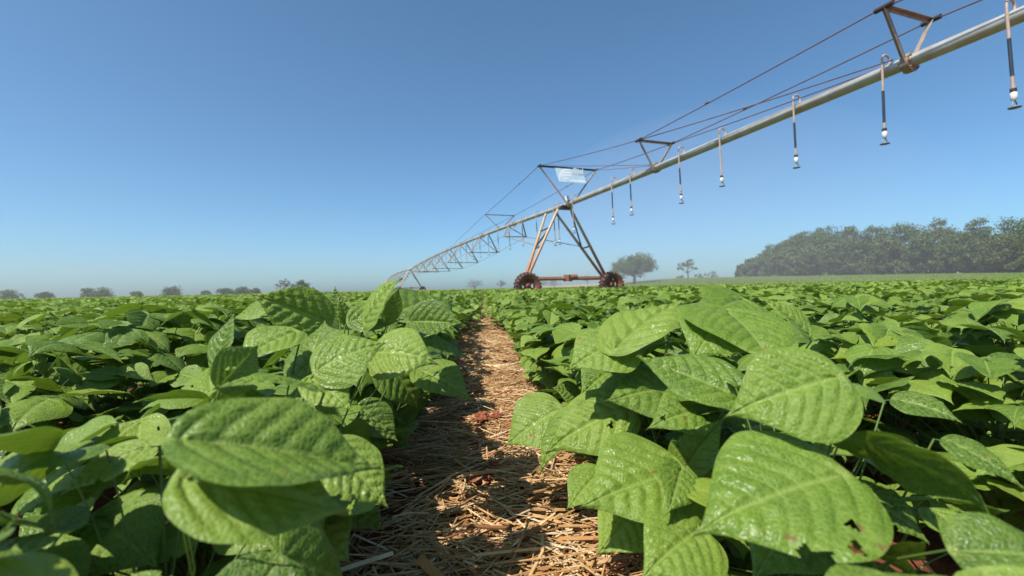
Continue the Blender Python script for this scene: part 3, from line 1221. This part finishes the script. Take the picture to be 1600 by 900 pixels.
def span(s0, label, detail=True):
    """truss span from tower at s0 away from the camera"""
    t = thing('pipe_span', label, 'irrigation span', pv(s0, 0, -EYE), 'pipe spans of the irrigation machine')
    base = pv(s0, 0, -EYE)

    def q(tt, wd, h):
        return pv(s0 - tt, wd, h) - base
    g = Geo()
    g.tube([q(SPAN * i / 36, 0, arch_h(SPAN * i / 36)) for i in range(37)], 0.108, 14)
    g.obj('pipe', 'galv', t)
    drop = [0.8, 1.3, 1.72, 1.95, 1.95, 1.72, 1.3, 0.8]
    wid = [1.45, 2.2, 2.85, 3.2, 3.2, 2.85, 2.2, 1.45]
    rods = {-1: [q(0.9, -0.95, 1.92)], 1: [q(0.55, 0.95, 1.92)]}
    for k in range(8):
        tt = 7.05 * (k + 1)
        h = arch_h(tt)
        for sx in (-1, 1):
            nodep = q(tt, sx * wid[k] / 2, h - drop[k])
            rods[sx].append(nodep)
            for e in (-1, 1):
                Geo().angle_bar(q(tt + e * 1.15, sx * 0.05, h - 0.06), nodep, 0.062).obj('strut', 'strut', t)
        Geo().angle_bar(q(tt, -wid[k] / 2, h - drop[k]), q(tt, wid[k] / 2, h - drop[k]), 0.055).obj('spread_bar', 'strut', t)
        g = Geo()
        g.tube([q(tt - 0.05, 0, h), q(tt + 0.05, 0, h)], 0.155, 14)
        g.obj('flange', 'strut', t)
    for sx in (-1, 1):
        rods[sx].append(q(SPAN - 0.7, sx * 0.95, 1.92))
        g = Geo()
        g.tube(rods[sx][:2], 0.022, 6)
        g.tube(rods[sx][1:], 0.012, 6)
        g.obj('truss_rod', 'cable' if False else 'strut', t)
    return t


S_AB = span(0, 'galvanised pipe span with hanging V trusses, left of the near tower')
c = copy_tree(S_AB)
c.location = pv(-SPAN, 0, -EYE)
c['label'] = 'far pipe span beyond the second tower, partly hidden by bean leaves'


def end_boom():
    base = pv(0, 0, -EYE)
    t = thing('end_boom', 'long galvanised overhang pipe held by cables, rising to the upper right', 'irrigation boom', base)

    def q(s, wd, h):
        return pv(s, wd, h) - base
    H = PIPE_H
    END = 19.6
    g = Geo()
    g.tube([q(0, 0, H), q(6.45, 0, H - 0.02), q(13.2, 0, H + 0.02), q(END, 0, H + 0.06)], 0.110, 20)
    g.obj('pipe', 'galv', t)
    for s in (0.32, 6.42, 13.3):
        g = Geo()
        g.tube([q(s - 0.06, 0, H), q(s + 0.06, 0, H)], 0.165, 16)
        for a in range(8):
            an = a * math.pi / 4
            g.tube([q(s - 0.09, 0.138 * math.cos(an), H + 0.138 * math.sin(an)), q(s + 0.09, 0.138 * math.cos(an), H + 0.138 * math.sin(an))], 0.013, 6)
        g.obj('flange', 'strut', t)
    g = Geo()
    g.tube([q(END, 0, H + 0.06), q(END + 0.12, 0, H + 0.06)], 0.15, 16)
    g.obj('end_cap', 'galv', t)
    # frames above the pipe
    fr = [(0.25, 1.42, 5.37), (6.42, 0.63, 4.58), (13.3, 0.63, 4.60)]
    tops = {}
    for n_, (s, wd, h) in enumerate(fr):
        for sx in (-1, 1):
            tops[(n_, sx)] = q(s, sx * wd, h)
            Geo().angle_bar(q(s + (0.1 if sx < 0 else 0.35) * (n_ == 0), sx * 0.06, H + 0.02 - (0.12 if sx < 0 else 0)), q(s, sx * wd, h), 0.075).obj('mast_leg', 'strut', t)
            g = Geo()
            g.tube([q(s - 0.14, sx * wd, h), q(s + 0.14, sx * wd, h)], 0.045, 8)
            g.obj('cable_clamp', 'dark', t)
        Geo().angle_bar(q(s, -wd, h), q(s, wd, h), 0.07).obj('cross_bar', 'dark' if n_ == 0 else 'strut', t)
    # frame over the first part of the truss span
    vs, vw, vh = -9.9, 1.03, 4.9
    for sx in (-1, 1):
        tops[('v', sx)] = q(vs, sx * vw, vh)
        Geo().angle_bar(q(vs, sx * 0.05, arch_h(9.9)), q(vs, sx * vw, vh), 0.055).obj('mast_leg', 'strut', t)
    Geo().angle_bar(q(vs, -vw, vh), q(vs, vw, vh), 0.05).obj('cross_bar', 'strut', t)

    def cable(a, b, r=0.013, sag=0.0):
        pts = []
        for i in range(7):
            f = i / 6
            p = a.lerp(b, f)
            p.z -= sag * 4 * f * (1 - f)
            pts.append(p)
        Geo().tube(pts, r, 6).obj('cable', 'cable', t)
    for sx in (-1, 1):
        cable(tops[(0, sx)], tops[(1, sx)], 0.013, 0.03)
        cable(tops[(1, sx)], tops[(2, sx)], 0.013, 0.02)
        cable(tops[(2, sx)], q(19.3, sx * 0.05, H + 0.16), 0.013)
        cable(tops[(0, sx)], q(6.3, sx * 0.08, H + 0.12), 0.010, 0.02)
        cable(tops[(1, sx)], q(13.1, sx * 0.08, H + 0.14), 0.012, 0.03)
        cable(tops[(0, sx)], tops[('v', sx)], 0.012, 0.02)
        cable(tops[('v', sx)], q(-27, sx * 0.06, arch_h(27) + 0.09), 0.011)
        # turnbuckles
        for (a, b, f) in ((tops[(0, sx)], tops[('v', sx)], 0.28), (tops[('v', sx)], q(-27, sx * 0.06, arch_h(27) + 0.09), 0.2), (tops[(1, sx)], tops[(2, sx)], 0.42)):
            p = a.lerp(b, f)
            d = (b - a).normalized()
            g = Geo()
            g.tube([p - d * 0.07, p - d * 0.05, p + d * 0.05, p + d * 0.07], [0.012, 0.03, 0.03, 0.012], 8)
            g.obj('turnbuckle', 'cable', t)
    return t


end_boom()


# ---- hose drops with sprinklers
def make_drop(label, s, H, low, wdt=0.0, group=None, seed=0, neck=0.75, dark=True):
    r = random.Random(seed)
    p0 = pv(s, wdt, H)
    t = thing('sprinkler_drop', label, 'sprinkler', p0, group)
    o = AX_T * -1.0                          # gooseneck leans over the near side of the pipe
    o = (AX_T * -0.8 - AX_P * 0.25 * 0).normalized()
    pts = [Vector((0, 0, 0.06)), Vector((0, 0, 0.12 + 0.08 * neck))]
    R_ = 0.10
    for i in range(7):
        a = math.pi * i / 6
        pts.append(o * (R_ - R_ * math.cos(a)) + Vector((0, 0, 0.12 + 0.10 * neck + 0.10 * neck * math.sin(a))))
    pts.append(o * 2 * R_ + Vector((0, 0, 0.05)))
    g = Geo()
    g.tube(pts, 0.018, 10)
    g.tube([(0, 0, 0.08), (0, 0, 0.135)], 0.036, 10)
    g.obj('gooseneck', 'pvc', t)
    hx = o * 2 * R_
    total = H - low
    lean = (RGT * r.uniform(0.02, 0.055) + FWD * r.uniform(-0.02, 0.02))

    def at(z):
        return hx + Vector((0, 0, z)) + lean * (0.05 - z)
    z1 = -total * r.uniform(0.18, 0.32)
    z2 = z1 - total * r.uniform(0.28, 0.42)
    g = Geo()
    g.tube([at(0.06), at(z1)], 0.020, 10)
    g.obj('upper_pipe', 'pvc', t)
    g = Geo()
    g.tube([at(z1 + 0.03), at(z2)], 0.022, 10)
    g.obj('hose', 'rubber_hose' if dark else 'pvc', t)
    zb = -total
    g = Geo()
    g.tube([at(z2 + 0.03), at(zb + 0.22)], 0.021, 10)
    g.tube([at(z2 - 0.16), at(z2 - 0.20)], 0.034, 10)
    g.obj('lower_pipe', 'pvc', t)
    g = Geo()
    g.tube([at(zb + 0.26), at(zb + 0.21)], 0.036, 10)
    g.obj('hose_clamp', 'dark', t)
    g = Geo()
    g.tube([at(zb + 0.21), at(zb + 0.19), at(zb + 0.11), at(zb + 0.09)], [0.028, 0.040, 0.040, 0.026], 12)
    g.obj('regulator', 'white', t)
    g = Geo()
    c = at(zb + 0.0)
    up = Vector((0, 0, 1))
    for sx in (-1, 1):
        g.tube([at(zb + 0.09), c + AX_T * sx * 0.05 + up * 0.055, c + AX_T * sx * 0.062], 0.009, 6)
    ring = [c + (AX_T * math.cos(a) + AX_P * math.sin(a)) * 0.062 - up * 0.012 for a in [2 * math.pi * k / 16 for k in range(17)]]
    g.tube(ring, 0.012, 6, False)
    g.tube([c - up * 0.03, c - up * 0.012, c + up * 0.005], [0.035, 0.052, 0.018], 14)
    g.obj('spray_head', 'nozzle', t)
    return t


for i, (s, low, lab) in enumerate([
    (0.95, 2.35, 'thin sprinkler drop beside the control box of the near tower'),
    (4.12, 2.29, 'sprinkler drop nearest the tower among those on the open boom'),
    (5.28, 2.43, 'second sprinkler drop from the tower on the boom, just before the cable frame'),
    (7.72, 2.38, 'third sprinkler drop from the tower on the boom, just past the cable frame'),
    (9.25, 2.53, 'fourth sprinkler drop from the tower with its tall gooseneck over the pipe'),
    (11.3, 2.47, 'fifth sprinkler drop from the tower hanging high at the upper right'),
    (13.0, 2.45, 'sprinkler drop beside the second cable frame on the overhang pipe'),
    (14.6, 2.45, 'sprinkler drop nearest the camera on the overhang pipe'),
]):
    make_drop(lab, s, PIPE_H, low, group='sprinkler drops on the open boom', seed=30 + i, dark=i not in (0, 4))
tlist = [0.5, 1.0, 3.2, 5.3] + [7.6 + 2.3 * k for k in range(23)]
for i, tt in enumerate(tlist):
    lab = '%s sprinkler drop hanging between the legs of the near tower' % ordinal(i + 1) if i < 2 else 'small pale sprinkler drop under the truss span, %s left of the tower' % ordinal(i - 1)
    make_drop(lab, -tt, arch_h(tt), 2.0 + 0.4 * (i > 1), wdt=0.0, group='sprinkler drops between the tower legs' if i < 2 else 'sprinkler drops under the truss span', seed=60 + i, neck=0.25)


# ---- banner hung from the mast's cross bar
def banner():
    H0 = 5.37
    a, b = -0.70, 0.66
    c0 = pv(0.33, a, H0 - 0.06)
    t = thing('banner', 'pale blue banner with white swooshes hung from the mast above the tower', 'banner', c0)
    Lb = b - a
    Hb = 0.76
    nx, ny = 14, 8
    ex, ez, en = AX_T, Vector((0, 0, -1)), AX_P

    def wav(u, v):
        return 0.02 * math.sin(5 * u + 1.2 * v) * v

    def P(u, v, off=0.0):
        return ex * (u * Lb) + ez * (v * Hb * 0.93) + en * (0.40 * v + wav(u, v) + off)
    g = Geo()
    vs = [P(i / nx, j / ny, o) for o in (0.0, -0.006) for j in range(ny + 1) for i in range(nx + 1)]
    m_ = (nx + 1) * (ny + 1)
    fs = []
    for j in range(ny):
        for i in range(nx):
            k = j * (nx + 1) + i
            fs.append((k, k + nx + 1, k + nx + 2, k + 1))
            fs.append((m_ + k, m_ + k + 1, m_ + k + nx + 2, m_ + k + nx + 1))
    g.add(vs, fs, True)
    g.obj('sheet', 'banner_blue', t)
    # four white swooshes fanning from the lower left
    g = Geo()
    for (u0, v0, u1, v1, u2, v2, wd) in [(0.03, 0.98, 0.08, 0.05, 0.53, 0.06, 0.085), (0.10, 0.62, 0.22, 0.20, 0.55, 0.30, 0.10),
                                         (0.13, 0.66, 0.28, 0.40, 0.52, 0.52, 0.10), (0.14, 0.78, 0.26, 0.66, 0.37, 0.76, 0.10), (0.16, 0.92, 0.20, 0.86, 0.26, 0.92, 0.07)]:
        n = 12
        top, bot = [], []
        for i in range(n + 1):
            f = i / n
            u = (1 - f) ** 2 * u0 + 2 * f * (1 - f) * u1 + f * f * u2
            v = (1 - f) ** 2 * v0 + 2 * f * (1 - f) * v1 + f * f * v2
            du = 2 * (1 - f) * (u1 - u0) + 2 * f * (u2 - u1)
            dv = 2 * (1 - f) * (v1 - v0) + 2 * f * (v2 - v1)
            L_ = math.hypot(du * Lb, dv * Hb) + 1e-6
            w_ = wd * (0.15 + 0.85 * math.sin(math.pi * min(1, f * 0.62)) ** 0.8) * 0.5
            nu_, nv_ = -dv * Hb / L_, du * Lb / L_
            top.append(P(u + nu_ * w_ / Lb * 0.76, v + nv_ * w_ / Hb * 0.76, 0.004))
            bot.append(P(u - nu_ * w_ / Lb * 0.76, v - nv_ * w_ / Hb * 0.76, 0.004))
        g.add(top + bot, [(i, i + 1, n + 2 + i, n + 1 + i) for i in range(n)])
    g.obj('swoosh_print', 'banner_white', t)
    # lettering
    cu = bpy.data.curves.new('lettering', 'FONT')
    cu.body = 'Cial'
    cu.size = 0.37
    cu.offset = 0.008
    cu.extrude = 0.0008
    tmp = bpy.data.objects.new('lettering', cu)
    COL.objects.link(tmp)
    dg = bpy.context.evaluated_depsgraph_get()
    me = bpy.data.meshes.new_from_object(tmp.evaluated_get(dg))
    bpy.data.objects.remove(tmp)
    me.materials.clear()
    me.materials.append(M['banner_white'])
    o = link('lettering', me, t)
    pp = P(0.555, 0.36, 0.030)
    o.matrix_local = Matrix(((ex.x, -ez.x, en.x, pp.x), (ex.y, -ez.y, en.y, pp.y), (ex.z, -ez.z, en.z, pp.z), (0, 0, 0, 1)))
    g = Geo()
    u = 0.40
    rr = random.Random(4)
    while u < 0.93:
        w_ = rr.uniform(0.025, 0.055)
        h_ = rr.uniform(0.09, 0.17)
        vs = [P(u, 0.93 - h_, 0.005), P(u + w_, 0.93 - h_, 0.005), P(u + w_, 0.93, 0.005), P(u, 0.93, 0.005)]
        g.add(vs, [(0, 3, 2, 1)])
        u += w_ + 0.012
    g.obj('small_print', 'banner_white', t)


banner()


# ------------------------------------------------------------------ trees
def tree_leaf_mat(name, a, b, trans=0.15):
    m, n, p, out = mat(name)
    at = nd(n, 'ShaderNodeAttribute', attribute_name='tone')
    c = ramp(n, at.outputs['Fac'], [(0.0, a), (1.0, b)])
    n.links.new(c.outputs[0], p.inputs['Base Color'])
    p.inputs['Roughness'].default_value = 0.6
    p.inputs['Specular IOR Level'].default_value = 0.3
    tr = nd(n, 'ShaderNodeBsdfTranslucent')
    n.links.new(c.outputs[0], tr.inputs['Color'])
    mx = nd(n, 'ShaderNodeMixShader')
    mx.inputs[0].default_value = trans
    n.links.new(p.outputs[0], mx.inputs[1])
    n.links.new(tr.outputs[0], mx.inputs[2])
    n.links.new(mx.outputs[0], out.inputs['Surface'])
    return m


M['t_green'] = tree_leaf_mat('green_tree_leaves', (0.034, 0.066, 0.011), (0.105, 0.155, 0.032))
M['t_olive'] = tree_leaf_mat('olive_tree_leaves', (0.050, 0.076, 0.018), (0.135, 0.165, 0.045))
M['t_brown'] = tree_leaf_mat('browning_tree_leaves', (0.10, 0.065, 0.04), (0.19, 0.12, 0.075))
M['t_grey'] = tree_leaf_mat('dry_grey_twigs', (0.12, 0.10, 0.085), (0.20, 0.17, 0.14))
M['bark'] = simple('tree_bark', (0.11, 0.085, 0.065), 0.9, 0, (0.07, 0.05, 0.04), 2.0, spec=0.2)


def crown_mesh(name, clumps, m, n_leaf, leaf, seed, squash=0.8):
    r = random.Random(seed)
    V, F, T = [], [], []
    tot = sum(c[3] ** 2 for c in clumps)
    for (cx, cy, cz, cr) in clumps:
        sub = [(r.gauss(0, 1), r.gauss(0, 1), r.gauss(0, 1), r.uniform(0.28, 0.5)) for _ in range(max(5, int(11 * cr / 2)))]
        subs = []
        for a, b, c_, q in sub:
            L = math.sqrt(a * a + b * b + c_ * c_) + 1e-6
            k = r.uniform(0.45, 0.9)
            subs.append((cx + a / L * cr * k, cy + b / L * cr * k, cz + c_ / L * cr * k * squash, cr * q))
        n = int(n_leaf * cr * cr / tot)
        for _ in range(n):
            sx, sy, sz, sr = r.choice(subs)
            a, b, c_ = r.gauss(0, 1), r.gauss(0, 1), r.gauss(0, 1)
            L = math.sqrt(a * a + b * b + c_ * c_) + 1e-6
            k = sr * r.random() ** 0.4
            p = Vector((sx + a / L * k, sy + b / L * k, sz + c_ / L * k * squash))
            d = Vector((a / L + r.gauss(0, 0.5), b / L + r.gauss(0, 0.5), c_ / L + 0.4 + r.gauss(0, 0.5)))
            d.normalize()
            e = d.orthogonal().normalized()
            e = Matrix.Rotation(r.uniform(0, 6.28), 3, d) @ e
            f = d.cross(e)
            s = leaf * r.uniform(0.6, 1.3)
            o = len(V)
            V += [p - e * s, p + f * s * 0.5, p + e * s, p - f * s * 0.5]
            F.append((o, o + 1, o + 2, o + 3))
            T += [min(1, max(0, r.gauss(0.5, 0.25)))] * 4
    return np_mesh(name, np.array([tuple(v) for v in V]), F, m, False, {'tone': T})


def trunk_geo(h, r0, clumps, seed, fork=0.35):
    r = random.Random(seed)
    g = Geo()
    fk = h * fork
    g.tube([(0, 0, -0.4), (0.02 * h, 0.0, fk * 0.5), (0.0, 0.01 * h, fk)], [r0 * 1.25, r0 * 0.95, r0 * 0.8], 8)
    for (cx, cy, cz, cr) in clumps:
        a = Vector((0, 0.01 * h, fk * r.uniform(0.85, 1.0)))
        b = Vector((cx, cy, cz))
        mid = a.lerp(b, 0.5) + Vector((r.gauss(0, 0.04) * h, r.gauss(0, 0.04) * h, -0.03 * h))
        g.tube([a, mid, b], [r0 * 0.5, r0 * 0.3, r0 * 0.08], 6, False)
        for _ in range(3):
            e = b + Vector((r.gauss(0, 1), r.gauss(0, 1), r.gauss(0.1, 0.7))) * cr * 0.6
            g.tube([mid.lerp(b, 0.6), e], [r0 * 0.16, r0 * 0.03], 5, False)
    return g


def rand_clumps(w_, h, z0, n, seed, flat=False, full=False):
    r = random.Random(seed)
    out = []
    if full:
        for k in range(n):
            f = (k + 0.5) / n
            a = k * 2.4 + r.uniform(-0.5, 0.5)
            z = h * (0.04 + 0.80 * f + r.gauss(0, 0.03))
            rad = w_ * 0.5 * (0.62 if f < 0.7 else 0.62 * (1.15 - f) / 0.45) * r.uniform(0.6, 1.1)
            out.append((rad * math.cos(a), rad * math.sin(a), z, w_ * r.uniform(0.27, 0.36)))
        return out
    for k in range(n):
        a = k * 2.4 + r.uniform(-0.4, 0.4)
        f = math.sqrt((k + 0.4) / n)
        rad = f * w_ * 0.5 * 0.72
        z = z0 + (h - z0) * (0.80 - (0.45 if flat else 0.55) * f * f + r.gauss(0, 0.06))
        out.append((rad * math.cos(a), rad * math.sin(a), z, w_ * r.uniform(0.17, 0.25)))
    return out


TREE_CACHE = {}


def tree(px_, dep, w_, h, style, label, seed, n_leaf=2600, leaf=0.28, group=None, sink=0.0, n=8, z0f=0.3, flat=False, fork=0.35, full=False):
    lat = (px_ - 800) / FPX * dep
    p = loc(lat, dep, 0)
    z = ground_z(p.x, p.y) - sink
    t = thing('tree', label, 'tree', (p.x, p.y, z), group)
    cl = rand_clumps(w_, h, h * z0f, n, seed, flat, full)
    trunk_geo(h, max(0.12, w_ * 0.028), cl, seed, fork).obj('trunk', 'bark', t)
    link('crown', crown_mesh('crown', cl, style, n_leaf, leaf, seed), t)
    return t


tree(991, 170, 19.0, 10.4, 't_green', 'broad umbrella shaped tree right of the tower wheels', 1, 14000, 0.30, n=18, z0f=0.30, flat=True)
tree(1075, 205, 10.0, 8.6, 't_olive', 'small airy round tree standing alone in the haze', 22, 1500, 0.27, n=7, z0f=0.42)
tree(444, 150, 6.2, 5.2, 't_brown', 'thin reddish brown tree on the left horizon', 3, 1000, 0.15, n=8, z0f=0.35)
tree(471, 147, 7.0, 4.6, 't_green', 'dense dark green tree beside the thin brown one', 4, 2600, 0.15, n=8, z0f=0.25)
tree(488, 155, 2.6, 2.3, 't_green', 'small dark bush at the foot of the green tree', 5, 900, 0.14, n=4, z0f=0.15)
# pale dry trees in the haze
for k, (x_, w_, h_, lab) in enumerate([(742, 15, 6.2, 'wide pale dry tree in the haze left of the tower'),
                                       (783, 8, 6.0, 'small pale dry tree just left of the near wheel'),
                                       (808, 7, 4.6, 'faint grey shrub half hidden by the near wheel'),
                                       (846, 10, 5.6, 'pale dry tree under the base beam beside the near wheel'),
                                       (866, 10, 5.0, 'pale dry tree under the middle of the base beam'),
                                       (918, 9, 6.4, 'faint dry tree left of the far wheel')]):
    tree(x_, 310, w_, h_, 't_grey', lab, 50 + k, 800, 0.24, group='pale dry trees in the haze', n=7, z0f=0.3)
for k, (x_, w_, h_, lab) in enumerate([(1092, 6, 2.6, 'low shrub right of the airy round tree'), (1112, 8, 3.0, 'low shrub on the pale soil strip'),
                                       (1062, 5, 2.2, 'low shrub at the foot of the airy round tree')]):
    tree(x_, 215, w_, h_, 't_olive', lab, 70 + k, 600, 0.22, group='low shrubs on the soil strip', n=4, z0f=0.1)
# the wood at the right
wood = [(1160, 198, 6, 6.0, 't_green'), (1174, 192, 8, 8.6, 't_green'), (1194, 186, 10, 10.5, 't_olive'), (1213, 178, 10, 10.5, 't_green'), (1207, 205, 12, 14.5, 't_green'),
        (1234, 174, 12, 12.5, 't_olive'), (1230, 196, 14, 17.8, 't_green'), (1252, 188, 14, 20.5, 't_green'), (1258, 170, 12, 12, 't_olive'), (1276, 176, 14, 17, 't_green'),
        (1284, 190, 15, 22, 't_green'), (1304, 170, 13, 14, 't_olive'), (1320, 182, 16, 21, 't_green'), (1340, 168, 13, 15, 't_green'), (1362, 176, 16, 21, 't_green'),
        (1386, 164, 14, 14, 't_olive'), (1410, 172, 16, 20, 't_green'), (1436, 160, 14, 15, 't_green'), (1464, 170, 16, 21, 't_olive'), (1492, 158, 15, 15, 't_green'),
        (1522, 166, 16, 20, 't_green'), (1552, 156, 15, 14, 't_olive'), (1588, 162, 17, 19, 't_green'), (1618, 154, 15, 15, 't_green')]
for k, (x_, d_, w_, h_, st_) in enumerate(wood):
    lab = ['low tree at the tapering left end of the wood', 'second tree from the left end of the wood', 'olive green tree in front near the left end of the wood',
           'rounded green tree in front of the wood', 'taller tree behind the left end of the wood'][k] if k < 5 else 'dense green tree, %s from the left in the wood on the right' % ordinal(k + 1)
    tree(x_, d_, w_, h_, st_, lab, 200 + k, 9500, 0.42, group=None if k < 5 else 'trees of the wood on the right', n=9, full=True, fork=0.25)
# left treeline
for k, (x_, d_, w_, h_) in enumerate([(398, 250, 6, 2.9), (378, 255, 9, 3.4), (353, 250, 8, 3.2), (322, 262, 5, 2.4), (268, 255, 9, 4.6),
                                      (214, 250, 6, 2.6), (160, 240, 10, 4.2), (138, 245, 6, 5.2), (70, 240, 8, 3.4), (14, 235, 10, 4.4)]):
    tree(x_, d_, w_, h_, 't_green', 'low dark tree in the left horizon treeline, %s from the right' % ordinal(k + 1), 300 + k, 1800, 0.42, group='trees of the left treeline', n=10, full=True, fork=0.2)

# ------------------------------------------------------------------ haze
def volume(name, density, colour, aniso):
    m = bpy.data.materials.new(name)
    m.use_nodes = True
    n = m.node_tree
    n.nodes.remove(n.nodes['Principled BSDF'])
    v = n.nodes.new('ShaderNodeVolumePrincipled')
    v.inputs['Color'].default_value = (*colour, 1)
    v.inputs['Density'].default_value = density
    v.inputs['Anisotropy'].default_value = aniso
    n.links.new(v.outputs[0], n.nodes['Material Output'].inputs['Volume'])
    return m


g = Geo()
g.box((30, 150, 17.5), 1100, 900, 37)
o = g.obj('haze', volume('haze', 0.0007, (0.94, 0.90, 0.87), 0.2))
o['kind'] = 'stuff'
tag(o, 'thin pale haze of dust hanging over the whole field', 'haze')


def spray_mist():
    """water spray drifting behind the boom"""
    n, k = 40, 20
    c = loc(35, 100, -EYE + 2.0)
    vs, fs = [], []
    for i in range(k + 1):
        th = math.pi * i / k
        for j in range(n):
            a = 2 * math.pi * j / n
            p = RGT * (37 * math.sin(th) * math.cos(a)) + FWD * (62 * math.sin(th) * math.sin(a)) + UPW * (31 * math.cos(th))
            vs.append(c + p)
    for i in range(k):
        for j in range(n):
            fs.append((i * n + j, (i + 1) * n + j, (i + 1) * n + (j + 1) % n, i * n + (j + 1) % n))
    g = Geo()
    g.add(vs, fs, True)
    ob = g.obj('spray_mist', volume('spray_mist', 0.0021, (0.98, 0.95, 0.92), 0.1))
    ob['kind'] = 'stuff'
    tag(ob, 'pale mist of sprinkler spray drifting right of the tower', 'mist')


spray_mist()
